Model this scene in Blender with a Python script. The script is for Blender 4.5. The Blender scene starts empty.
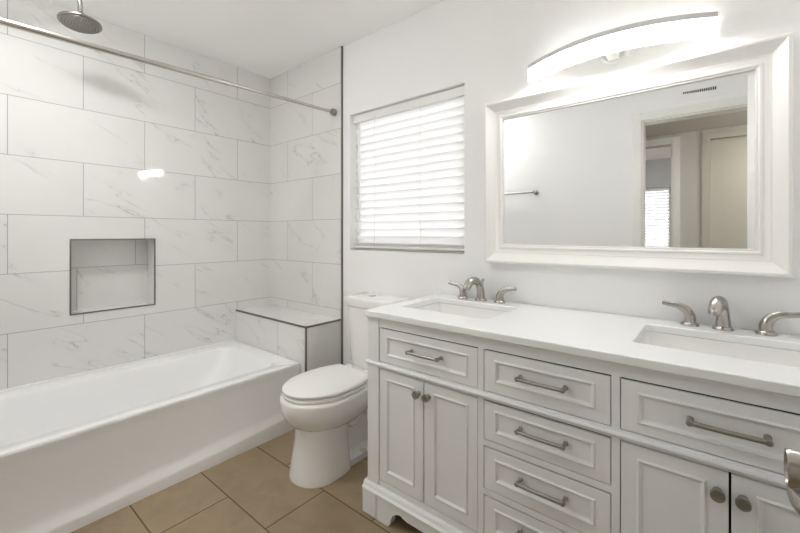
import bpy, bmesh, math, random
from mathutils import Vector, Matrix
R = math.radians
random.seed(7)
S = bpy.context.scene
COL = S.collection

# ------------------------------------------------------------------ camera, world, exposure
cam_d = bpy.data.cameras.new('camera')
cam = bpy.data.objects.new('camera', cam_d)
COL.objects.link(cam)
cam.location = (2.7936, -1.7579, 1.1829)
cam.rotation_euler = (R(90), 0, 0.6873)
cam_d.sensor_width = 36
cam_d.lens = 36 * 385.9 / 800
cam_d.shift_y = -32.6 / 800
cam_d.clip_start = 0.01
S.camera = cam

SKY = 2.6          # daylight outside the windows
W_VANITY = 20.0    # emission of the vanity bar
W_FILL_CEIL = 39.0      # added fill lamps on the bathroom and bedroom ceilings
W_FILL_HALL = 21.0      # added fill lamp in the hallway
world = bpy.data.worlds.new('daylight')
S.world = world
world.use_nodes = True
bg = world.node_tree.nodes['Background']
bg.inputs[0].default_value = (0.98, 0.985, 1.0, 1)
bg.inputs[1].default_value = SKY

S.view_settings.view_transform = 'Standard'
S.view_settings.look = 'None'
S.view_settings.gamma = 1
S.view_settings.use_curve_mapping = False
S.view_settings.exposure = 1.45
S.cycles.use_denoising = True
S.cycles.max_bounces = 14
S.cycles.diffuse_bounces = 8
S.cycles.glossy_bounces = 6
S.cycles.transmission_bounces = 6
S.cycles.caustics_reflective = False
S.cycles.caustics_refractive = False
S.cycles.sample_clamp_indirect = 6

# ------------------------------------------------------------------ node helpers / materials
class NT:
    def __init__(s, name):
        s.m = bpy.data.materials.new(name); s.m.use_nodes = True
        s.t = s.m.node_tree; s.b = s.t.nodes['Principled BSDF']
    def n(s, kind, **kw):
        x = s.t.nodes.new(kind)
        for k, v in kw.items(): setattr(x, k, v)
        return x
    def l(s, a, b): s.t.links.new(a, b)
    def math(s, op, a, b=None, c=None):
        x = s.n('ShaderNodeMath', operation=op)
        for i, v in enumerate((a, b, c)):
            if v is None: continue
            if isinstance(v, (int, float)): x.inputs[i].default_value = v
            else: s.l(v, x.inputs[i])
        return x.outputs[0]
    def mix(s, f, a, b):
        x = s.n('ShaderNodeMix', data_type='RGBA')
        for i, v in ((0, f), (6, a), (7, b)):
            if isinstance(v, (int, float)): x.inputs[i].default_value = v
            elif isinstance(v, tuple): x.inputs[i].default_value = (*v, 1)
            else: s.l(v, x.inputs[i])
        return x.outputs[2]
    def noise(s, vec, scale, detail=3, rough=.5, dist=0):
        x = s.n('ShaderNodeTexNoise')
        x.inputs['Scale'].default_value = scale; x.inputs['Detail'].default_value = detail
        x.inputs['Roughness'].default_value = rough; x.inputs['Distortion'].default_value = dist
        if vec is not None: s.l(vec, x.inputs['Vector'])
        return x
    def maprange(s, v, a, b, c, d):
        x = s.n('ShaderNodeMapRange')
        s.l(v, x.inputs[0])
        for i, k in enumerate((a, b, c, d)): x.inputs[i + 1].default_value = k
        return x.outputs[0]
    def bump(s, h, strength, dist=.002):
        x = s.n('ShaderNodeBump'); x.inputs['Strength'].default_value = strength
        x.inputs['Distance'].default_value = dist
        s.l(h, x.inputs['Height']); s.l(x.outputs[0], s.b.inputs['Normal'])

def simple(name, col, rough=.5, metal=0, spec=.5, bumpscale=0, bumpstr=.1, var=.0, coat=0):
    m = NT(name); b = m.b
    b.inputs['Base Color'].default_value = (*col, 1)
    b.inputs['Roughness'].default_value = rough
    b.inputs['Metallic'].default_value = metal
    b.inputs['Specular IOR Level'].default_value = spec
    if coat: b.inputs['Coat Weight'].default_value = coat; b.inputs['Coat Roughness'].default_value = .05
    pos = m.n('ShaderNodeNewGeometry').outputs['Position']
    nz = m.noise(pos, bumpscale or 6, 3)
    if var:
        m.l(m.mix(nz.outputs[0], tuple(c * (1 - var) for c in col), tuple(min(1, c * (1 + var)) for c in col)), b.inputs['Base Color'])
    if bumpscale: m.bump(nz.outputs[0], bumpstr)
    return m.m

def tile_mat(name, au, av, u0, v0, tw, th, base, base2, grout, vein=None, rough=.06, gw=.0016, mott=0, bumpd=.0015):
    """running-bond tiles; au/av = axis index used across / up, rows offset by half a tile"""
    m = NT(name)
    pos = m.n('ShaderNodeNewGeometry').outputs['Position']
    sep = m.n('ShaderNodeSeparateXYZ'); m.l(pos, sep.inputs[0])
    u = m.math('SUBTRACT', sep.outputs[au], u0); v = m.math('SUBTRACT', sep.outputs[av], v0)
    rv = m.math('DIVIDE', v, th); row = m.math('FLOOR', rv)
    par = m.math('FLOORED_MODULO', row, 2.0)
    ru = m.math('ADD', m.math('DIVIDE', u, tw), m.math('MULTIPLY', par, .5))
    colm = m.math('FLOOR', ru)
    fu = m.math('MULTIPLY', m.math('SUBTRACT', ru, colm), tw); fv = m.math('MULTIPLY', m.math('SUBTRACT', rv, row), th)
    du = m.math('MINIMUM', fu, m.math('SUBTRACT', tw, fu)); dv = m.math('MINIMUM', fv, m.math('SUBTRACT', th, fv))
    d = m.math('MINIMUM', du, dv)
    mask = m.maprange(d, gw * .7, gw * 1.3, 1, 0)
    comb = m.n('ShaderNodeCombineXYZ'); m.l(colm, comb.inputs[0]); m.l(row, comb.inputs[1])
    wn = m.n('ShaderNodeTexWhiteNoise', noise_dimensions='3D'); m.l(comb.outputs[0], wn.inputs['Vector'])
    off = m.n('ShaderNodeVectorMath', operation='SCALE'); m.l(wn.outputs['Color'], off.inputs[0]); off.inputs['Scale'].default_value = 9
    add = m.n('ShaderNodeVectorMath', operation='ADD'); m.l(pos, add.inputs[0]); m.l(off.outputs[0], add.inputs[1])
    p = add.outputs[0]
    n1 = m.noise(p, 2.2, 4, .55)
    c = m.mix(m.maprange(n1.outputs[0], .3, .7, 0, 1), base, base2)
    if mott:
        n4 = m.noise(p, 9, 5, .65, .6)
        c = m.mix(m.maprange(n4.outputs[0], .35, .7, 0, mott), c, tuple(k * .68 for k in base))
        hv = m.math('MULTIPLY_ADD', wn.outputs['Value'], .2, .9)
        sc = m.n('ShaderNodeVectorMath', operation='SCALE'); m.l(c, sc.inputs[0]); m.l(hv, sc.inputs['Scale']); c = sc.outputs[0]
    if vein:
        # thin broken veins running diagonally across each tile
        rot = m.n('ShaderNodeVectorRotate', rotation_type='EULER_XYZ'); m.l(p, rot.inputs['Vector'])
        rot.inputs['Rotation'].default_value = (R(32), 0, 0) if au == 1 else (0, R(-32), 0)
        st = m.n('ShaderNodeVectorMath', operation='MULTIPLY'); m.l(rot.outputs[0], st.inputs[0])
        st.inputs[1].default_value = (.45, .38, 1.7) if au == 1 else (.38, .45, 1.7)
        a = m.noise(st.outputs[0], 2.4, 4.5, .56, .25)
        line = m.maprange(m.math('ABSOLUTE', m.math('SUBTRACT', a.outputs[0], .5)), 0, .006, 1, 0)
        halo = m.maprange(m.math('ABSOLUTE', m.math('SUBTRACT', a.outputs[0], .5)), 0, .03, .2, 0)
        brk = m.noise(p, 4.0, 2, .5)
        gate = m.maprange(brk.outputs[0], .47, .60, 0, 1)
        k = m.math('MULTIPLY', m.math('MAXIMUM', line, halo), gate)
        c = m.mix(m.math('MULTIPLY', k, .66), c, vein)
    c = m.mix(mask, c, grout)
    m.l(c, m.b.inputs['Base Color'])
    m.l(m.maprange(mask, 0, 1, rough, .8), m.b.inputs['Roughness'])
    m.bump(m.math('SUBTRACT', 1.0, mask), .5, bumpd)
    return m.m

WALL = simple('wall_paint', (.88, .88, .875), .75, bumpscale=60, bumpstr=.10)
CEIL = simple('ceiling_paint', (.93, .93, .92), .85, bumpscale=40, bumpstr=.06)
MARB_B = (.755, .75, .735); MARB_C = (.72, .715, .70); VEIN = (.42, .41, .395); GR = (.36, .355, .34)
T_LEFT = tile_mat('marble_tile_left', 1, 2, -.287, 1.588, .61, .305, MARB_B, MARB_C, GR, VEIN)
T_BACK = tile_mat('marble_tile_back', 0, 2, .234, 1.588, .61, .305, MARB_B, MARB_C, GR, VEIN)
T_NICHE = tile_mat('marble_tile_niche', 1, 2, -.903, .981, .60, .305, MARB_B, MARB_C, GR, VEIN)
T_BENCH = tile_mat('marble_tile_bench', 0, 2, .546, .305, .61, .305, MARB_B, MARB_C, GR, VEIN)
T_SIDE = tile_mat('marble_tile_bench_side', 1, 2, -.6, .305, .61, .305, MARB_B, MARB_C, GR, VEIN)
T_TOP = tile_mat('marble_tile_bench_top', 0, 1, -.2, -.31, 1.3, .62, MARB_B, MARB_C, GR, VEIN)
T_FLOOR = tile_mat('floor_tile', 0, 1, 1.095, -.605, .60, .30, (.365, .278, .172), (.305, .228, .138), (.12, .078, .045), None, .34, .003, mott=.8, bumpd=.001)
PORC = simple('porcelain', (.83, .825, .81), .12, coat=.4)
TUB = simple('tub_acrylic', (.87, .87, .87), .18, coat=.2)
VAN = simple('vanity_paint', (.80, .81, .815), .42, bumpscale=90, bumpstr=.02)
DARK = simple('painted_shade', (.03, .028, .025), .9)  # painted shade for the cabinet gaps and the vent louvers
QUARTZ = simple('quartz_top', (.84, .855, .845), .16, var=.01)
WHITE = simple('white_enamel', (.83, .82, .80), .3)
BAND = simple('light_band', (.66, .655, .64), .5)
SATIN = simple('satin_white', (.78, .775, .76), .5)
NICK = simple('brushed_nickel', (.46, .435, .41), .27, 1, bumpscale=300, bumpstr=.02)
NICKD = simple('dark_nickel', (.36, .34, .315), .33, 1)
TRIMM = simple('bronze_trim', (.21, .195, .165), .38, .7)
RODM = simple('satin_rod', (.56, .53, .485), .26, 1)
CHROME = simple('chrome', (.75, .75, .75), .1, 1)
HEADM = simple('shower_head_metal', (.33, .31, .28), .32, 1)
NOZ = simple('nozzle_rubber', (.22, .21, .19), .6)
MIRR = simple('mirror_glass', (.93, .94, .935), .0, 1)
HALLW = simple('hall_paint', (.60, .585, .55), .8)
HDOOR = simple('hall_door_paint', (.52, .50, .44), .6)
BEDW = simple('bedroom_paint', (.55, .56, .58), .8)
GREY = simple('sill_stone', (.62, .60, .56), .4, var=.05)

def slat_mat():
    m = NT('blind_slat'); m.b.inputs['Base Color'].default_value = (.86, .86, .85, 1); m.b.inputs['Roughness'].default_value = .4
    tr = m.n('ShaderNodeBsdfTranslucent'); tr.inputs[0].default_value = (.9, .9, .9, 1)
    mx = m.n('ShaderNodeMixShader'); mx.inputs[0].default_value = .42
    m.l(m.b.outputs[0], mx.inputs[1]); m.l(tr.outputs[0], mx.inputs[2])
    out = m.t.nodes['Material Output']; m.l(mx.outputs[0], out.inputs[0]); return m.m
SLAT = slat_mat()
def emit(name, col, s):
    m = NT(name); m.b.inputs['Base Color'].default_value = (.9, .9, .88, 1)
    m.b.inputs['Emission Color'].default_value = (*col, 1); m.b.inputs['Emission Strength'].default_value = s; return m.m
LAMP = emit('lit_acrylic', (1, .985, .965), W_VANITY)
FILLC = emit('fill_ceiling_diffuser', (1, .992, .98), W_FILL_CEIL)
FILLH = emit('fill_hall_diffuser', (1, .96, .9), W_FILL_HALL)
def glass_mat():
    m = NT('window_glass'); g = m.n('ShaderNodeBsdfGlossy'); g.inputs['Roughness'].default_value = .01
    tr = m.n('ShaderNodeBsdfTransparent'); tr.inputs[0].default_value = (.96, .96, .96, 1)
    fr = m.n('ShaderNodeFresnel'); fr.inputs[0].default_value = 1.45
    mx = m.n('ShaderNodeMixShader'); m.l(fr.outputs[0], mx.inputs[0]); m.l(tr.outputs[0], mx.inputs[1]); m.l(g.outputs[0], mx.inputs[2])
    m.l(mx.outputs[0], m.t.nodes['Material Output'].inputs[0]); return m.m
GLASS = glass_mat()

# ------------------------------------------------------------------ geometry helpers
def bx(bm, x0, x1, y0, y1, z0, z1):
    v = [bm.verts.new(p) for p in ((x0,y0,z0),(x1,y0,z0),(x1,y1,z0),(x0,y1,z0),(x0,y0,z1),(x1,y0,z1),(x1,y1,z1),(x0,y1,z1))]
    for f in ((0,3,2,1),(4,5,6,7),(0,1,5,4),(1,2,6,5),(2,3,7,6),(3,0,4,7)): bm.faces.new([v[i] for i in f])
    return bm
def box(*a): return bx(bmesh.new(), *a)
def loft(bm, rings, cap0=True, cap1=True, closed=True):
    vs = [[bm.verts.new(p) for p in r] for r in rings]; n = len(vs[0])
    for a, b in zip(vs, vs[1:]):
        for i in range(n if closed else n - 1):
            j = (i + 1) % n; bm.faces.new((a[i], a[j], b[j], b[i]))
    if cap0: bm.faces.new(vs[0][::-1])
    if cap1: bm.faces.new(vs[-1])
    return bm
def tube(bm, pts, rad, n=14, cap=True, flat=None):
    pts = [Vector(p) for p in pts]; k = len(pts)
    rad = rad if isinstance(rad, (list, tuple)) else [rad] * k
    rings = []; up = None
    for i, p in enumerate(pts):
        t = (pts[min(i + 1, k - 1)] - pts[max(i - 1, 0)]).normalized()
        if up is None:
            up = Vector((0, 0, 1)) if abs(t.z) < .9 else Vector((0, 1, 0)) if abs(t.y) < .9 else Vector((1, 0, 0))
        a = t.cross(up).normalized(); up = a.cross(t).normalized()
        fl = flat[i] if flat else 1
        rings.append([p + a * rad[i] * math.cos(2*math.pi*j/n) + up * rad[i] * fl * math.sin(2*math.pi*j/n) for j in range(n)])
    return loft(bm, rings, cap, cap)
def smooth_path(pts, m=6):
    P = [Vector(p) for p in pts]; P = [P[0]*2 - P[1]] + P + [P[-1]*2 - P[-2]]; out = []
    for i in range(1, len(P) - 2):
        for s in range(m):
            t = s / m; a, b, c, d = P[i-1], P[i], P[i+1], P[i+2]
            out.append(.5*((2*b) + (c-a)*t + (2*a-5*b+4*c-d)*t*t + (-a+3*b-3*c+d)*t**3))
    out.append(P[-2]); return out
def interp(vals, n):
    out = []
    for i in range(n):
        f = i*(len(vals)-1)/(n-1); k = min(int(f), len(vals)-2); out.append(vals[k] + (vals[k+1]-vals[k])*(f-k))
    return out
def lathe(bm, c, axis, prof, n=28):
    """prof = [(radius, distance along axis)]"""
    ax = Vector(axis).normalized(); h = Vector((0,0,1)) if abs(ax.z) < .9 else Vector((1,0,0))
    a = ax.cross(h).normalized(); b = ax.cross(a).normalized(); c = Vector(c)
    return loft(bm, [[c + ax*d + a*r*math.cos(2*math.pi*j/n) + b*r*math.sin(2*math.pi*j/n) for j in range(n)] for r, d in prof])
def rrect(x0, x1, y0, y1, r, z, m=5):
    out = []
    for cx, cy, a0 in ((x1-r, y1-r, 0), (x0+r, y1-r, 90), (x0+r, y0+r, 180), (x1-r, y0+r, 270)):
        for i in range(m+1):
            a = R(a0 + 90*i/m); out.append((cx + r*math.cos(a), cy + r*math.sin(a), z))
    return out

def obj(name, bm, mat, parent=None, bevel=0, sharp=35, seg=2, **props):
    bmesh.ops.recalc_face_normals(bm, faces=bm.faces)
    L = Vector((0, 0, 0)); q = parent
    while q is not None: L += q.location; q = q.parent
    if parent is not None: bmesh.ops.translate(bm, verts=bm.verts, vec=-L)
    for f in bm.faces: f.smooth = True
    for e in bm.edges:
        if len(e.link_faces) == 2 and e.calc_face_angle(0) > R(sharp): e.smooth = False
    me = bpy.data.meshes.new(name); bm.to_mesh(me); bm.free()
    for m in (mat if isinstance(mat, (list, tuple)) else [mat]): me.materials.append(m)
    o = bpy.data.objects.new(name, me); COL.objects.link(o)
    if parent is not None: o.parent = parent
    if bevel:
        b = o.modifiers.new('bevel', 'BEVEL'); b.width = bevel; b.segments = seg; b.limit_method = 'ANGLE'; b.angle_limit = R(40)
        b.harden_normals = False
    for k, v in props.items(): o[k] = v
    return o
def thing(name, loc, label, category, group=None):
    o = bpy.data.objects.new(name, None); COL.objects.link(o); o.location = loc; o.empty_display_size = .1
    o['label'] = label; o['category'] = category
    if group: o['group'] = group
    return o
def struct(name, bm, mat, parent=None, label=None, **k):
    o = obj(name, bm, mat, parent, **k)
    if parent is None: o['kind'] = 'structure'
    if label: o['label'] = label
    return o
def facemat(o, fn):
    for p in o.data.polygons: p.material_index = fn(p)

# ------------------------------------------------------------------ room shell
H = 2.44; YF = -1.82; XR = 3.15
def walls(name, pieces, mat, **k):
    b = bmesh.new()
    for p in pieces: bx(b, *p)
    return struct(name, b, mat, **k)
struct('floor', box(-.2, 4.2, -6.3, .15, -.1, 0), T_FLOOR, label='brown stone-look tile floor laid in a running bond', category='floor')
struct('ceiling', box(-.2, XR + .15, YF - .12, .15, H, H + .1), CEIL, label='plain white bathroom ceiling', category='ceiling')
WX0, WX1, WZ0, WZ1 = .924, 1.783, 1.084, 1.968
walls('wall_back', [(-.15, WX0, 0, .15, 0, H), (WX1, XR, 0, .15, 0, H), (WX0, WX1, 0, .15, 0, WZ0), (WX0, WX1, 0, .15, WZ1, H)], WALL,
      label='white textured wall behind the vanity, toilet and window', category='wall')
NY0, NY1, NZ0, NZ1 = -1.263, -.836, .727, 1.154
wl = walls('wall_left', [(-.2, 0, YF - .12, NY0, 0, H), (-.2, 0, NY1, 0, 0, H), (-.2, 0, NY0, NY1, 0, NZ0), (-.2, 0, NY0, NY1, NZ1, H), (-.2, -.15, NY0, NY1, NZ0, NZ1)],
      T_LEFT, label='long marble-look tiled wall beside the bathtub with a recessed niche', category='wall')
wl.data.materials.append(T_NICHE)
facemat(wl, lambda p: 1 if abs(p.center.x + .15) < .002 else 0)
struct('wall_tile_back', box(0, .85, -.008, 0, 0, H), T_BACK, label='narrow strip of marble-look tile at the head of the tub alcove', category='wall')
struct('trim_1', box(.849, .857, -.012, 0, 0, H), TRIMM, label='dark metal edge strip where the tile meets the white wall', category='trim')
DX0, DX1, DZ = 2.336, 3.035, 2.07
walls('wall_front', [(-.15, DX0, YF - .12, YF, 0, H), (DX1, XR + .15, YF - .12, YF, 0, H), (DX0, DX1, YF - .12, YF, DZ, H)], WALL,
      label='white wall with the doorway, seen in the mirror', category='wall')
struct('wall_right', box(XR, XR + .15, YF, .15, 0, H), WALL, label='white wall at the right end of the vanity', category='wall')
b = bmesh.new()   # door casing round the bathroom doorway
cw = .062
for y0, y1 in ((YF, YF + .016), (YF - .136, YF - .12)):
    bx(b, DX0 - cw, DX0, y0, y1, 0, DZ + cw); bx(b, DX1, DX1 + cw, y0, y1, 0, DZ + cw); bx(b, DX0, DX1, y0, y1, DZ, DZ + cw)
bx(b, DX0, DX0 + .012, YF - .12, YF, 0, DZ); bx(b, DX1 - .012, DX1, YF - .12, YF, 0, DZ); bx(b, DX0, DX1, YF - .12, YF, DZ - .012, DZ)
struct('trim_2', b, WHITE, bevel=.003, label='white casing round the bathroom doorway', category='trim')
b = bmesh.new()   # niche metal edge
e = .0075
bx(b, -.004, .003, NY0, NY1, NZ0, NZ0 + e); bx(b, -.004, .003, NY0, NY1, NZ1 - e, NZ1)
bx(b, -.004, .003, NY0, NY0 + e, NZ0 + e, NZ1 - e); bx(b, -.004, .003, NY1 - e, NY1, NZ0 + e, NZ1 - e)
struct('trim_3', b, TRIMM, label='dark metal edge strip framing the wall niche', category='trim')

# hallway and bedroom beyond the doorway (seen in the mirror)
HY = -2.69; HZ = 2.12
struct('ceiling_hall', box(1.0, 3.9, HY, YF - .12, HZ, HZ + .1), HALLW, label='low hallway ceiling beyond the doorway', category='ceiling')
walls('wall_hall', [(1.0, 1.75, HY - .12, HY, 0, H), (2.47, 2.75, HY - .12, HY, 0, H), (3.5, 3.9, HY - .12, HY, 0, H), (1.75, 2.47, HY - .12, HY, 2.03, H), (2.75, 3.5, HY - .12, HY, 2.03, H),
                    (.9, 1.0, HY - .12, YF - .12, 0, H), (3.9, 4.0, HY - .12, YF - .12, 0, H), (XR+.15, 3.9, YF-.12, YF-.02, 0, H)], HALLW, label='hallway wall seen through the doorway in the mirror', category='wall')
b = bmesh.new()
bx(b, 2.47, 2.53, HY, HY + .015, 0, 2.09); bx(b, 1.69, 1.75, HY, HY + .015, 0, 2.09); bx(b, 1.75, 2.47, HY, HY + .015, 2.03, 2.09)
bx(b, 2.458, 2.47, HY - .12, HY, 0, 2.03)
struct('trim_4', b, WHITE, label='white casing round the bedroom doorway in the mirror', category='trim')
b = bmesh.new()
bx(b, 2.69, 2.75, HY, HY + .015, 0, 2.09); bx(b, 3.5, 3.56, HY, HY + .015, 0, 2.09); bx(b, 2.75, 3.5, HY, HY + .015, 2.03, 2.09)
struct('trim_5', b, HDOOR, label='beige casing round the closed hallway door in the mirror', category='trim')
hd = struct('door_2', box(2.755, 3.495, HY - .06, HY - .02, .008, 2.025), HDOOR, label='closed beige hallway door seen in the mirror', category='door')
b = bmesh.new(); lathe(b, (3.43, HY - .02, .95), (0, 1, 0), [(.028, 0), (.028, .008), (.011, .012), (.011, .035), (.026, .045), (.028, .058), (.018, .068)])
struct('door_knob', b, NICK, hd)
BY = -6.05
walls('wall_bedroom', [(.3, 1.2, BY - .12, BY, 0, 2.44), (2.2, 3.9, BY - .12, BY, 0, 2.44), (1.2, 2.2, BY - .12, BY, 0, .75), (1.2, 2.2, BY - .12, BY, 1.965, 2.44),
                       (.2, .3, BY - .12, HY - .12, 0, 2.44), (3.9, 4.0, BY - .12, HY - .12, 0, 2.44)], BEDW, label='grey bedroom wall with a window, seen in the mirror', category='wall')
struct('ceiling_bedroom', box(.2, 4.0, BY - .12, HY - .12, 2.44, 2.54), CEIL, label='white bedroom ceiling seen in the mirror', category='ceiling')

def window(name, x0, x1, z0, z1, ya, yb, lab):
    """frame + pane filling a wall opening, frame between ya and yb"""
    b = bmesh.new(); w = .035
    bx(b, x0, x0 + w, ya, yb, z0, z1); bx(b, x1 - w, x1, ya, yb, z0, z1); bx(b, x0 + w, x1 - w, ya, yb, z0, z0 + w); bx(b, x0 + w, x1 - w, ya, yb, z1 - w, z1)
    o = struct(name, b, WHITE, label=lab, category='window')
    ym = (ya + yb) / 2
    g = struct('window_pane', box(x0 + w, x1 - w, ym - .002, ym + .002, z0 + w, z1 - w), GLASS, o)
    return o
window('window_1', WX0, WX1, WZ0, WZ1, .105, .145, 'white framed window behind the slatted blind over the toilet')
window('window_2', 1.2, 2.2, .75, 1.965, BY - .11, BY - .07, 'bedroom window seen in the mirror')
struct('trim_6', box(WX0, WX1, .0, .105, WZ0 - .004, WZ0 + .004), GREY, label='stone-coloured sill at the foot of the window recess', category='trim')

# ------------------------------------------------------------------ blinds
def blind(x0, x1, y, z0, z1, pitch, tilt, depth, label, group=None, stack=0, inward=-1):
    t = thing('window_blind', ((x0 + x1)/2, y, z0), label, 'blind')
    hr = .050
    obj('headrail', box(x0, x1, y - .028, y + .025, z1 - hr, z1), WHITE, t, bevel=.002)
    b = bmesh.new(); top = z1 - hr - pitch*.5; n = int((top - z0 - .052)/pitch) + 1
    def slat(zc, a):
        m = 6; rings = []
        for x in (x0 + .004, x1 - .004):
            up = []; dn = []
            for i in range(m + 1):
                s = (i/m - .5)*depth; crown = .0035*(1 - (2*s/depth)**2)
                py = s*math.cos(a) + crown*math.sin(a); pz = -s*math.sin(a) + crown*math.cos(a)
                nx, nz = math.sin(a)*.0013, math.cos(a)*.0013
                up.append((x, y + py + nx, zc + pz + nz)); dn.append((x, y + py - nx, zc + pz - nz))
            rings.append(up + dn[::-1])
        loft(b, rings)
    for i in range(n): slat(top - i*pitch, R(tilt))
    for k in range(stack): slat(z0 + .020 + k*.007, 0)
    obj('slats', b, SLAT, t)
    obj('bottom_rail', box(x0, x1, y - .024, y + .024, z0, z0 + .016), WHITE, t, bevel=.003)
    return t
wb = blind(.930, 1.779, .052, 1.092, 1.964, .0465, 62, .0515, 'white slatted blind glowing with daylight in the window over the toilet', stack=2)
for px in (1.124, 1.482):
    b = bmesh.new(); tube(b, [(px, .022, 1.10), (px, .022, 1.93)], .0011, 6); tube(b, [(px, .082, 1.10), (px, .082, 1.93)], .0011, 6)
    obj('ladder_cord', b, GREY, wb)
b = bmesh.new(); tube(b, [(1.0, .016, 1.93), (1.0, .014, 1.80), (1.0, .014, 1.27)], [.002, .0035, .0035], 8)
obj('tilt_wand', b, WHITE, wb)
blind(1.21, 2.19, BY - .045, .77, 1.955, .05, 55, .05, 'white slatted blind on the bedroom window, reflected in the mirror')

# ------------------------------------------------------------------ bench at the head of the tub
t = thing('shower_bench', (.42, -.15, 0), 'built-in tiled bench between the bathtub and the toilet', 'bench')
bz = .613
o = obj('bench_body', box(0, .85, -.298, -.009, 0, bz), [T_BENCH, T_SIDE, T_TOP], t)
facemat(o, lambda p: 2 if p.normal.z > .9 else (1 if abs(p.normal.x) > .9 else 0))
e = .010
obj('edge_trim', box(0, .853, -.301, -.301 + e, bz - .009, bz + .002), TRIMM, t)
obj('edge_trim', box(.853 - e, .853, -.301 + e, -.009, bz - .009, bz + .002), TRIMM, t)
obj('edge_trim', box(.853 - e, .853, -.301, -.301 + e, 0, bz - .005), TRIMM, t)

# ------------------------------------------------------------------ bathtub
t = thing('bathtub', (.4, -1.06, 0), 'white alcove bathtub with a plain apron along the tiled wall', 'bathtub')
Y0, Y1, RZ = YF + .002, -.302, .385
def tubring(x0, x1, y0, y1, r, z): return rrect(x0, x1, y0, y1, r, z, 8)
b = bmesh.new()
loft(b, [tubring(.002, .795, Y0, Y1, .004, RZ - .03), tubring(.002, .797, Y0, Y1, .005, RZ - .006), tubring(.004, .793, Y0 + .002, Y1 - .002, .008, RZ),
         tubring(.100, .712, Y0 + .10, Y1 - .085, .09, RZ - .001), tubring(.104, .708, Y0 + .104, Y1 - .089, .09, RZ - .004), tubring(.112, .700, Y0 + .112, Y1 - .098, .09, RZ - .018),
         tubring(.125, .688, Y0 + .125, Y1 - .14, .10, RZ - .10), tubring(.15, .665, Y0 + .15, Y1 - .24, .12, .16), tubring(.175, .64, Y0 + .18, Y1 - .31, .12, .095),
         tubring(.21, .60, Y0 + .22, Y1 - .37, .11, .075)], cap0=False)
obj('basin', b, TUB, t, sharp=50)
obj('tile_flange', box(.001, .012, Y0, Y1, RZ, RZ + .012), TUB, t, bevel=.002)
b = bmesh.new()   # apron: curved panel above a skirt whose upper edge rises towards the bench
rows = []
N = 24
for i in range(N + 1):
    y = Y0 + (Y1 - Y0)*i/N; f = i/N
    sk = .045 + .055*f**2.2
    prof = [(.815, 0), (.815, sk - .012), (.812, sk), (.800, sk + .018), (.792, sk + .05), (.789, .22), (.791, .32), (.793, RZ - .035), (.797, RZ - .022), (.7975, RZ - .008), (.790, RZ - .008), (.74, RZ - .02), (.74, 0)]
    rows.append([(px, y, pz) for px, pz in prof])
loft(b, rows)
obj('apron', b, TUB, t, sharp=60)

# ------------------------------------------------------------------ toilet
TX = 1.25
t = thing('toilet', (TX, -.38, 0), 'white two-piece toilet with closed lid between tub and vanity', 'toilet')
def egg(yf, yb, hw, z, yc=None, bp=.62, n=40, cx=TX):
    """front (low y) elliptical, rear squarer"""
    yc = yc if yc is not None else yf + (yb - yf)*.42
    out = []
    for i in range(n):
        a = 2*math.pi*i/n; c, s = math.cos(a), math.sin(a)
        if c >= 0: x = hw*s; y = yc - (yc - yf)*c
        else: x = hw*math.copysign(abs(s)**bp, s); y = yc + (yb - yc)*abs(c)**bp
        out.append((cx + x, y, z))
    return out
b = bmesh.new()
loft(b, [egg(-.59, -.30, .10, .222), egg(-.630, -.26, .120, .243), egg(-.662, -.24, .142, .262), egg(-.690, -.215, .163, .292), egg(-.706, -.20, .176, .325), egg(-.712, -.195, .182, .358),
         egg(-.714, -.19, .183, .383), egg(-.712, -.19, .181, .393), egg(-.700, -.20, .170, .397)])
obj('bowl', b, PORC, t, sharp=70)
b = bmesh.new()
loft(b, [egg(-.664, -.38, .131, 0, bp=.45), egg(-.664, -.38, .132, .012, bp=.45), egg(-.659, -.385, .127, .035, bp=.45), egg(-.648, -.39, .118, .11, bp=.45), egg(-.637, -.39, .110, .18, bp=.45), egg(-.634, -.39, .109, .255, bp=.45)])
obj('pedestal', b, PORC, t, sharp=60)
b = bmesh.new()
loft(b, [rrect(TX - .105, TX + .105, -.44, -.10, .04, 0), rrect(TX - .105, TX + .105, -.44, -.10, .04, .03), rrect(TX - .05, TX + .05, -.44, -.11, .03, .050), rrect(TX - .04, TX + .04, -.44, -.12, .03, .15),
         rrect(TX - .05, TX + .05, -.44, -.08, .03, .26), rrect(TX - .11, TX + .11, -.42, -.035, .04, .34), rrect(TX - .16, TX + .16, -.40, -.02, .04, .385), rrect(TX - .16, TX + .16, -.40, -.02, .04, .405)])
obj('rear_body', b, PORC, t, sharp=60)
b = bmesh.new()   # trapway bulge showing on the right flank
tube(b, smooth_path([(TX + .03, -.40, .30), (TX + .035, -.33, .19), (TX + .037, -.26, .24), (TX + .037, -.20, .20), (TX + .035, -.17, .10), (TX + .035, -.19, .03)], 6), .034, 14)
obj('trapway', b, PORC, t, sharp=80)
for s in (-1, 1):
    b = bmesh.new(); lathe(b, (TX + s*.093, -.30, .028), (0, 0, 1), [(.014, 0), (.014, .014), (.010, .024), (.003, .027)], 16)
    obj('bolt_cap', b, PORC, t)
def lidring(yf, hw, z, cut=-.262):
    return [(x, min(y, cut), z_) for x, y, z_ in egg(yf, -.19, hw, z, yc=-.485, bp=.86, n=64)]
b = bmesh.new(); loft(b, [lidring(-.695, .168, .399), lidring(-.700, .172, .404), lidring(-.700, .172, .413), lidring(-.694, .167, .418)])
obj('seat', b, WHITE, t, sharp=50)
b = bmesh.new(); loft(b, [lidring(-.696, .168, .4225, -.268), lidring(-.702, .174, .427, -.262), lidring(-.702, .174, .434, -.262), lidring(-.692, .166, .441, -.272), lidring(-.64, .125, .4445, -.31)])
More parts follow.
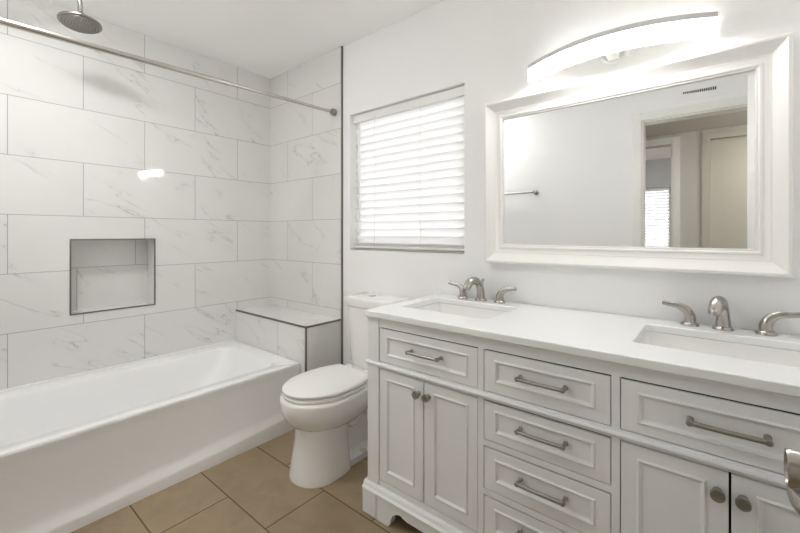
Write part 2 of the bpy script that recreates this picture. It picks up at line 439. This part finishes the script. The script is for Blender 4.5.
obj('lid', b, WHITE, t, sharp=50)
for s in (-1, 1):
    b = bmesh.new(); tube(b, [(TX + s*.095, -.238, .425), (TX + s*.05, -.238, .425)], .013, 14); bx(b, TX + min(s*.09, s*.055), TX + max(s*.09, s*.055), -.25, -.228, .404, .424)
    obj('hinge', b, WHITE, t)
def tankring(hw, yf, z, bow=.02, yb=-.012, n=9):
    fr = [(TX - hw + 2*hw*i/n, yf - bow*(1 - (2*i/n - 1)**2) + (.018 if i in (0, n) else 0), z) for i in range(n + 1)]
    return [(TX - hw, yb, z)] + fr + [(TX + hw, yb, z)]
b = bmesh.new(); loft(b, [tankring(.150, -.155, .405), tankring(.165, -.165, .43), tankring(.172, -.172, .60), tankring(.178, -.176, .757)])
obj('tank', b, PORC, t, bevel=.006, sharp=50)
b = bmesh.new(); loft(b, [tankring(.180, -.178, .757), tankring(.188, -.186, .765), tankring(.190, -.188, .800), tankring(.185, -.184, .812), tankring(.17, -.17, .817)])
obj('tank_lid', b, PORC, t, bevel=.003, sharp=50)
b = bmesh.new(); lathe(b, (TX - .025, -.105, .816), (0, 0, 1), [(.024, 0), (.024, .004), (.021, .006), (.003, .006)], 24)
obj('flush_button', b, CHROME, t)

# ------------------------------------------------------------------ vanity
FY = -.565
def cx_(x): return 2.7936 + (x - 2.7936)*.9876      # measured on y=-.55, real face is a touch nearer
def cz_(z): return 1.1829 + (z - 1.1829)*.9876
VX0, VX1 = cx_(1.623), cx_(3.117); VT = .834
t = thing('bathroom_vanity', ((VX0 + VX1)/2, -.3, 0), 'light grey double vanity cabinet with drawers and doors under the white counter', 'vanity')
xs = [cx_(v) for v in (1.689, 2.153, 2.174, 2.566, 2.587, 3.051)]
zt, zm, zm0, zb = cz_(.789), cz_(.644), cz_(.616), cz_(.143)
b = bmesh.new()
bx(b, VX0 + .003, VX0 + .02, FY + .02, -.012, .128, VT); bx(b, VX1 - .02, VX1 - .003, FY + .02, -.012, .128, VT)   # sides
bx(b, VX0 + .02, VX1 - .02, FY + .02, -.012, .128, .15); bx(b, VX0 + .02, VX1 - .02, -.03, -.012, .15, VT)
fy0, fy1 = FY, FY + .02
bx(b, xs[1], xs[2], fy0, fy1, zb, VT); bx(b, xs[3], xs[4], fy0, fy1, zb, VT)
for a_, c_ in ((xs[0], xs[1]), (xs[2], xs[3]), (xs[4], xs[5])): bx(b, a_, c_, fy0, fy1, zt, VT); bx(b, a_, c_, fy0, fy1, zm0, zm); bx(b, a_, c_, fy0, fy1, .128, zb)
mid = [(.478, .458), (.31, .29)]
for a_, c_ in mid: bx(b, xs[2], xs[3], fy0, fy1, cz_(c_), cz_(a_))
obj('cabinet_frame', b, VAN, t)
b = bmesh.new(); bx(b, VX0 + .02, VX1 - .02, FY + .022, FY + .026, .15, VT - .002); obj('gap_shade_sheet', b, DARK, t)  # dark sheet painted as the shade seen through the gaps between fronts
for x0, x1 in ((VX0, xs[0]), (xs[5], VX1)):
    b = bmesh.new(); bx(b, x0, x1 - .0015, FY - .004, FY + .02, .128, VT); obj('corner_post', b, VAN, t, bevel=.0025)
b = bmesh.new()   # half round rail across the front
zc = cz_(.631); rings = []
for x in (VX0 - .007, VX1 + .007):
    rings.append([(x, FY + .005, zc - .0082)] + [(x, FY - .004 - .009*math.cos(R(a)), zc + .0082*math.sin(R(a))) for a in range(-90, 91, 18)] + [(x, FY + .005, zc + .0082)])
loft(b, rings); obj('rail_molding', b, VAN, t, sharp=50)
# plinth with bracket feet, cut in an ogee
def plinth_profile():
    X0, X1 = VX0 - .008, VX1 + .008
    half = [(X0, 0), (X0 + .135, 0), (X0 + .148, .014), (X0 + .152, .034), (X0 + .160, .052), (X0 + .176, .066), (X0 + .20, .073), (X0 + .215, .066), (X0 + .24, .062)]
    L = half + [(X0 + X1 - x, z) for x, z in half[::-1]]
    return L, X0, X1
Lp, X0, X1 = plinth_profile()
b = bmesh.new()
ZP = .104
for y0, y1 in ((FY - .018, FY + .012),):
    fr = [b.verts.new((x, y0, z)) for x, z in Lp]; bk = [b.verts.new((x, y1, z)) for x, z in Lp]
    ft = [b.verts.new((x, y0, ZP)) for x, z in Lp]; bt = [b.verts.new((x, y1, ZP)) for x, z in Lp]
    for i in range(len(Lp) - 1):
        b.faces.new((fr[i], fr[i+1], ft[i+1], ft[i])); b.faces.new((bk[i+1], bk[i], bt[i], bt[i+1]))
        b.faces.new((fr[i], bk[i], bk[i+1], fr[i+1])); b.faces.new((ft[i], ft[i+1], bt[i+1], bt[i]))
    b.faces.new((fr[0], ft[0], bt[0], bk[0])); b.faces.new((fr[-1], bk[-1], bt[-1], ft[-1]))
obj('plinth', b, VAN, t, sharp=40)
for sx in (VX0 - .008, VX1 - .012):
    b = bmesh.new(); bx(b, sx, sx + .02, FY + .012, FY + .14, 0, ZP); bx(b, sx, sx + .02, FY + .14, -.14, .06, ZP); bx(b, sx, sx + .02, -.14, -.012, 0, ZP); obj('side_plinth', b, VAN, t)
for x0, x1 in ((VX0 - .012, xs[0] + .0), (xs[5], VX1 + .012)):
    b = bmesh.new(); bx(b, x0, x1, FY - .023, FY + .012, .003, ZP); obj('foot', b, VAN, t, bevel=.003)
def molding(x0, x1, yb, ys, z0, prof):
    """profile = [(outward, height)] swept along x"""
    b = bmesh.new()
    loft(b, [[(x, yb, z0 + prof[0][1])] + [(x, ys - o, z0 + h) for o, h in prof] + [(x, yb, z0 + prof[-1][1])] for x in (x0, x1)]); return b
obj('base_molding', molding(VX0 - .014, VX1 + .014, FY + .01, FY - .004, ZP, [(.020, 0), (.020, .004), (.015, .008), (.011, .011), (.009, .019), (.006, .024), (.0, .028)]), VAN, t, sharp=30)

def front(name, x0, x1, z0, z1, px0, px1, pz0, pz1):
    """flat frame with a raised bead and a recessed field"""
    g = .0024; x0 += g; x1 -= g; z0 += g; z1 -= g + .0030; y = FY
    b = bmesh.new()
    def rr(ix, y_): # inset relative to bead outer rect
        return [(px0 + ix, y_, pz0 + ix), (px1 - ix, y_, pz0 + ix), (px1 - ix, y_, pz1 - ix), (px0 + ix, y_, pz1 - ix)]
    outer = lambda y_, i=0: [(x0 + i, y_, z0 + i), (x1 - i, y_, z0 + i), (x1 - i, y_, z1 - i), (x0 + i, y_, z1 - i)]
    loft(b, [outer(y + .0075), outer(y + .001), outer(y, .001), rr(-.001, y), rr(0, y - .003), rr(.003, y - .0045), rr(.006, y - .003), rr(.008, y + .001), rr(.010, y + .003), rr(.013, y + .004)])
    return obj(name, b, VAN, t, sharp=9)
def pull(d, xa, xb, z):
    b = bmesh.new(); y = FY
    for x in (xa, xb):
        lathe(b, (x, y, z), (0, -1, 0), [(.0075, 0), (.0075, .003), (.0052, .006), (.0052, .022), (.0075, .025), (.0075, .033), (.006, .035)], 14)
    tube(b, [(xa - .004, y - .029, z), (xa, y - .029, z), ((xa + xb)/2, y - .031, z), (xb, y - .029, z), (xb + .004, y - .029, z)], [.0064, .0062, .0058, .0062, .0064], 12)
    obj('pull_handle', b, NICKD, d, label='brushed metal bar pull')
def knob(d, x, z):
    b = bmesh.new(); lathe(b, (x, FY, z), (0, -1, 0), [(.0095, 0), (.0085, .003), (.006, .006), (.006, .014), (.0125, .017), (.0145, .019), (.0145, .026), (.0135, .028), (.0112, .028), (.0105, .0268), (.009, .0268), (.003, .0268)], 24)
    obj('knob', b, NICKD, d, sharp=25, label='round metal knob')
def C4(a): return (cx_(a[0]), cx_(a[1]), cz_(a[2]), cz_(a[3]))
for off in (0, 1):
    if off == 0: dx0, dx1, m0 = 1.689, 2.153, (1.862, 2.000)
    else: dx0, dx1, m0 = 2.587, 3.051, (2.742, 2.883)
    d = front('drawer', *C4((dx0, dx1, .644, .789)), *C4((dx0 + .042, dx1 - .042, .674, .756)))
    pull(d, cx_(m0[0]), cx_(m0[1]), cz_(.7205))
    dm = (dx0 + dx1)/2 - .001
    for k, (a_, c_) in enumerate(((dx0, dm), (dm, dx1))):
        d = front('door', *C4((a_, c_, .143, .618)), *C4((a_ + (.041 if k == 0 else .047), c_ - (.045 if k == 0 else .041), .188, .578)))
        knob(d, cx_(dm - .023 if k == 0 else dm + .023), cz_(.562))
for z0, z1, p0, p1, pz in ((.644, .789, .682, .756, .7225), (.478, .616, .510, .586, .556), (.31, .458, .346, .422, .391), (.143, .29, .178, .255, .228)):
    d = front('drawer', *C4((2.174, 2.566, z0, z1)), *C4((2.215, 2.524, p0, p1)))
    pull(d, cx_(2.305), cx_(2.444), cz_(pz))

# ------------------------------------------------------------------ countertop with two rectangular cut-outs
CX0, CX1, CY0, CT, CB = 1.632, 3.146, -.587, .860, .8345
sinks = [(1.700, 2.122, -.425, -.120), (2.598, 3.018, -.425, -.125)]
bpy_b = bmesh.new()
def slab_level(bm, z):
    outer = [bm.verts.new(p) for p in ((CX0, CY0, z), (CX1, CY0, z), (CX1, -.002, z), (CX0, -.002, z))]
    ins = [[bm.verts.new(p) for p in rrect(a, c, d, e_, .018, z, 5)] for a, c, d, e_ in sinks]
    ed = []
    for loop in [outer] + ins:
        for i in range(len(loop)): ed.append(bm.edges.new((loop[i], loop[(i+1) % len(loop)])))
    bmesh.ops.triangle_fill(bm, use_beauty=True, use_dissolve=False, edges=ed)
    return [outer] + ins
lo = slab_level(bpy_b, CB); hi = slab_level(bpy_b, CT)
for A_, B_ in zip(lo, hi):
    for i in range(len(A_)):
        j = (i + 1) % len(A_); bpy_b.faces.new((A_[i], A_[j], B_[j], B_[i]))
ct = obj('countertop', bpy_b, QUARTZ, None, bevel=.0035, label='white quartz countertop with two sink cut-outs on the grey vanity', category='countertop')
for k, (a, c, d, e_) in enumerate(sinks):
    s = thing('sink', ((a + c)/2, (d + e_)/2, .70), 'white undermount sink at the left end of the counter' if k == 0 else 'white undermount sink at the right end of the counter', 'sink', None)
    b = bmesh.new(); g = .004
    loft(b, [rrect(a - .02, c + .02, d - .02, e_ + .02, .03, CB - .012), rrect(a - .02, c + .02, d - .02, e_ + .02, .03, CB - .001), rrect(a - .0005, c + .0005, d - .0005, e_ + .0005, .018, CB - .0005),
             rrect(a + .001, c - .001, d + .001, e_ - .001, .018, CB - .008), rrect(a + .012, c - .012, d + .012, e_ - .012, .035, .755), rrect(a + .035, c - .035, d + .035, e_ - .035, .04, .722), rrect(a + .07, c - .07, d + .06, e_ - .06, .04, .714)], cap0=False)
    obj('basin', b, PORC, s, sharp=60)
    b = bmesh.new(); lathe(b, ((a + c)/2, (d + e_)/2, .7145), (0, 0, 1), [(.03, 0), (.03, .003), (.024, .004), (.020, .002), (.003, .002)], 24)
    obj('drain', b, NICK, s)

# ------------------------------------------------------------------ faucets
def faucet(x, y, dl, dr, lab, sw=.22):
    t = thing('faucet', (x, y, CT), lab, 'faucet'); z = CT
    b = bmesh.new(); lathe(b, (x, y, z), (0, 0, 1), [(.029, 0), (.029, .004), (.025, .009), (.022, .012)], 28)
    P = smooth_path([(x, y, z + .006), (x, y - .002, z + .04)] + [(x - dy_*sw, y - dy_, z + dz_) for dy_, dz_ in ((.012, .078), (.040, .098), (.074, .096), (.097, .074), (.103, .061))], 6)
    tube(b, P, interp([.0215, .0185, .0175, .0185, .019, .0175, .0150], len(P)), 18)
    sp = obj('spout', b, NICK, t, sharp=50)
    b = bmesh.new(); lathe(b, (x, y + .012, z + .066), (0, .35, 1), [(.004, 0), (.004, .028), (.007, .031), (.007, .037), (.003, .04)], 12); obj('lift_rod', b, NICK, t)
    for s, hx in ((-1, x + dl), (1, x + dr)):
        b = bmesh.new(); hy = y + .002
        lathe(b, (hx, hy, z), (0, 0, 1), [(.027, 0), (.027, .004), (.023, .010), (.019, .013)], 24)
        P = smooth_path([(hx, hy, z + .008), (hx, hy, z + .032), (hx + s*.010, hy, z + .052), (hx + s*.030, hy - .002, z + .065), (hx + s*.056, hy - .004, z + .069), (hx + s*.081, hy - .005, z + .073)], 5)
        tube(b, P, interp([.018, .0165, .0145, .0115, .009, .0085], len(P)), 14, flat=interp([1, 1, .85, .65, .55, .6], len(P)))
        obj('faucet_handle', b, NICK, t, sharp=50)
    return t
faucet(1.909, -.062, -.100, .097, 'brushed nickel widespread faucet behind the left sink')
faucet(2.810, -.054, -.090, .106, 'brushed nickel widespread faucet behind the right sink')

# ------------------------------------------------------------------ mirror
t = thing('wall_mirror', (2.45, -.002, 1.43), 'large white-framed rectangular mirror hung above the double vanity', 'mirror')
MX0, MX1, MZ0, MZ1 = 1.919, 2.979, 1.046, 1.8145
fb = []
prof = [(0, -.002), (0, -.046), (.003, -.050), (.011, -.050), (.015, -.047), (.030, -.034), (.046, -.026), (.050, -.026), (.053, -.024), (.066, -.021), (.069, -.023), (.075, -.023), (.079, -.018), (.084, -.018), (.087, -.010), (.087, -.002)]
b = bmesh.new()
rings = [[(MX0 + o, y, MZ0 + o), (MX1 - o, y, MZ0 + o), (MX1 - o, y, MZ1 - o), (MX0 + o, y, MZ1 - o)] for o, y in prof]
loft(b, rings, False, False); obj('mirror_frame', b, WHITE, t, sharp=25)
obj('mirror_pane', box(MX0 + .08, MX1 - .08, -.0095, -.003, MZ0 + .08, MZ1 - .08), MIRR, t)

# ------------------------------------------------------------------ vanity light
t = thing('vanity_light', (2.47, -.002, 1.92), 'curved glowing vanity light bar mounted above the mirror', 'light')
def arcpts(dy=0, n=28):
    pts = []
    for i in range(n + 1):
        u_ = i/n*2 - 1; pts.append((2.4695 + u_*.3275, -.052 - .105*(1 - u_*u_) + dy))
    return pts
def bar(z0, z1, dpt, dy=0, ch=.004):
    b = bmesh.new(); f = arcpts(dy); k = [(x, y + dpt) for x, y in f]
    rings = [[(fx, fy, z0 + ch), (fx, fy - ch, z0 + 3*ch), (fx, fy - ch, z1 - 3*ch), (fx, fy, z1 - ch), (kx, ky, z1), (kx, ky, z0)] for (fx, fy), (kx, ky) in zip(f, k)]
    return loft(b, rings)
obj('diffuser', bar(1.868, 1.9185, .03), LAMP, t, sharp=60)
bk = bar(1.866, 1.9185, .006, .031); obj('back_light_shield', bk, SATIN, t, sharp=60)  # unseen opaque back added to keep the diffuser's light off the wall
obj('top_band', bar(1.919, 1.940, .038, -.0065, .0004), BAND, t, sharp=60)
for s in (-1, 1):
    x = 2.4695 + s*.330; obj('end_cap', box(x - .0025, x + .0025, -.060, -.018, 1.866, 1.939), SATIN, t, bevel=.001)
b = bmesh.new(); lathe(b, (2.475, 0, 1.93), (0, -1, 0), [(.058, 0), (.058, .012), (.052, .020), (.02, .022)], 36)
obj('wall_plate', b, SATIN, t)
b = bmesh.new(); bx(b, 2.455, 2.495, -.125, -.02, 1.88, 1.912); obj('mount_arm', b, SATIN, t, bevel=.003)

# ------------------------------------------------------------------ fill lamps added out of view to brighten the rooms
for lx, ly, lab in ((.9, -1.58, 'added round flush fill light near the foot of the bathtub, above the frame'),):
    t = thing('added_fill_light', (lx, ly, H), lab, 'light')  # unseen lamp added as general fill for the bathroom
    b = bmesh.new(); lathe(b, (lx, ly, H), (0, 0, -1), [(.135, 0), (.135, .008), (.130, .012), (.111, .012)], 40); obj('housing', b, WHITE, t)
    b = bmesh.new(); lathe(b, (lx, ly, H), (0, 0, -1), [(.110, .0125), (.110, .016), (.105, .0175), (.02, .0175)], 40); obj('diffuser', b, FILLC, t)
t = thing('added_fill_light', (3.3, -4.4, 2.44), 'added ceiling fill light in the bedroom beyond the hallway', 'light')  # unseen lamp added to brighten the reflected bedroom
b = bmesh.new(); lathe(b, (3.3, -4.4, 2.44), (0, 0, -1), [(.2, 0), (.2, .02), (.18, .03)], 32); obj('housing', b, WHITE, t)
b = bmesh.new(); lathe(b, (3.3, -4.4, 2.44), (0, 0, -1), [(.179, .031), (.15, .05), (.02, .06)], 32); obj('diffuser', b, FILLC, t)
t = thing('added_fill_light', (3.45, -2.3, HZ), 'added round ceiling fill light in the hallway behind the doorway', 'light')  # unseen lamp added to light the hall and fill through the doorway
b = bmesh.new(); lathe(b, (3.45, -2.3, HZ), (0, 0, -1), [(.15, 0), (.15, .02), (.13, .03)], 32); obj('housing', b, WHITE, t)
b = bmesh.new(); lathe(b, (3.45, -2.3, HZ), (0, 0, -1), [(.129, .031), (.11, .045), (.02, .055)], 32); obj('diffuser', b, FILLH, t)

# ------------------------------------------------------------------ shower rod and shower head
t = thing('shower_rod', (.745, -.9, 1.99), 'brushed nickel shower curtain rod spanning the tub alcove', 'curtain rod')
pa, pb = Vector((.700, YF + .001, 1.980)), Vector((.784, -.009, 2.009))
d_ = (pb - pa).normalized(); pm = pa + (pb - pa)*.60
b = bmesh.new(); tube(b, [pa, pm], .0132, 18); obj('outer_tube', b, RODM, t)
b = bmesh.new(); tube(b, [pm - d_*.02, pb], .0102, 18); obj('inner_tube', b, RODM, t)
for p, ax in ((pb, -d_), (pa, d_)):
    b = bmesh.new(); lathe(b, p, ax, [(.021, 0), (.024, .006), (.024, .018), (.020, .028), (.013, .036)], 24); obj('end_flange', b, NICKD, t)
SX, SY, SZ = .38, -1.29, 2.212
t = thing('rain_shower', (SX, SY, SZ), 'round brushed metal rain shower head hanging over the tub', 'shower head')
tl = Vector((.10, -.02, -1)).normalized()
b = bmesh.new(); lathe(b, (SX, SY, SZ), -tl, [(.083, 0), (.086, .003), (.086, .009), (.075, .015), (.040, .023), (.02, .034), (.018, .055), (.012, .06)], 48)
obj('head_shell', b, HEADM, t)
b = bmesh.new(); lathe(b, Vector((SX, SY, SZ)), tl, [(.077, -.001), (.077, .003), (.075, .004), (.01, .004)], 48); obj('spray_face', b, HEADM, t)
b = bmesh.new(); ux = tl.cross(Vector((0, 1, 0))).normalized(); uy = tl.cross(ux)
for k in range(1, 7):
    for j in range(k*7):
        a = 2*math.pi*j/(k*7); lathe(b, Vector((SX, SY, SZ)) + tl*.004 + (ux*math.cos(a) + uy*math.sin(a))*k*.0118, tl, [(.0028, 0), (.0018, .003)], 6)
obj('spray_nozzles', b, NOZ, t)
b = bmesh.new(); top = Vector((SX, SY, SZ)) - tl*.055
P = smooth_path([top, top + Vector((-.003, 0, .05)), (SX - .005, SY - .01, 2.355), (SX - .005, SY - .05, 2.385), (SX - .003, SY - .12, 2.39), (SX, -1.6, 2.33), (SX, YF + .001, 2.26)], 6)
tube(b, P, .011, 14); obj('shower_arm', b, NICK, t)
b = bmesh.new(); lathe(b, (SX, YF, 2.26), (0, 1, 0), [(.032, 0), (.030, .008), (.014, .014)], 24); obj('arm_flange', b, NICK, t)

# ------------------------------------------------------------------ door leaf standing open at the right, with its lever
th = math.atan2(.035, .72)
dl_ = struct('door_1', None or loft(bmesh.new(), [[(2.957, YF + .006, z), (2.992, YF + .006, z), (2.958, -1.10, z), (2.923, -1.10, z)] for z in (.008, 2.05)]), WHITE, bevel=.002, label='white bathroom door standing open beside the camera', category='door')
KY, KZ = -1.185, .937
b = bmesh.new(); lathe(b, (2.925, KY, KZ), (-1, 0, 0), [(.031, 0), (.031, .005), (.027, .010), (.013, .013), (.012, .034), (.016, .038), (.0185, .042), (.0195, .072), (.0185, .075), (.016, .075), (.015, .071), (.003, .071)], 36)
struct('lever_hub', b, NICK, dl_, sharp=25, label='brushed nickel lever hub')
b = bmesh.new(); tube(b, smooth_path([(2.862, KY + .002, KZ - .024), (2.866, KY - .012, KZ - .030), (2.884, KY - .04, KZ - .028), (2.890, KY - .09, KZ - .024)], 5), .012, 18)
struct('lever_arm', b, NICK, dl_, label='brushed nickel lever arm')
b = bmesh.new(); lathe(b, (2.960, KY, KZ), (1, 0, 0), [(.031, 0), (.031, .005), (.013, .012), (.012, .035), (.022, .045), (.022, .06), (.003, .062)], 30)
struct('lever_hub', b, NICK, dl_)

# ------------------------------------------------------------------ things on the doorway wall, seen in the mirror
t = thing('towel_bar', (1.22, YF, 1.565), 'brushed metal towel bar on the doorway wall, reflected in the mirror', 'towel bar')
b = bmesh.new(); tube(b, [(.955, YF + .055, 1.565), (1.515, YF + .055, 1.565)], .008, 12); obj('bar', b, NICKD, t)
for x in (.965, 1.505):
    b = bmesh.new(); lathe(b, (x, YF, 1.565), (0, 1, 0), [(.024, 0), (.024, .006), (.012, .012), (.012, .05), (.016, .055), (.016, .065), (.006, .07)], 20); obj('post', b, NICKD, t)
t = thing('air_vent', (2.69, YF, 2.235), 'small white wall register above the doorway, reflected in the mirror', 'vent')
obj('vent_frame', box(2.53, 2.85, YF, YF + .004, 2.17, 2.265), WALL, t)
b = bmesh.new()
for i in range(16):
    x = 2.60 + i*.0122; bx(b, x, x + .0075, YF + .004, YF + .006, 2.222 - .0006*i, 2.236)
obj('louver_shade', b, DARK, t)  # dark strips painted in place of the louver shadows
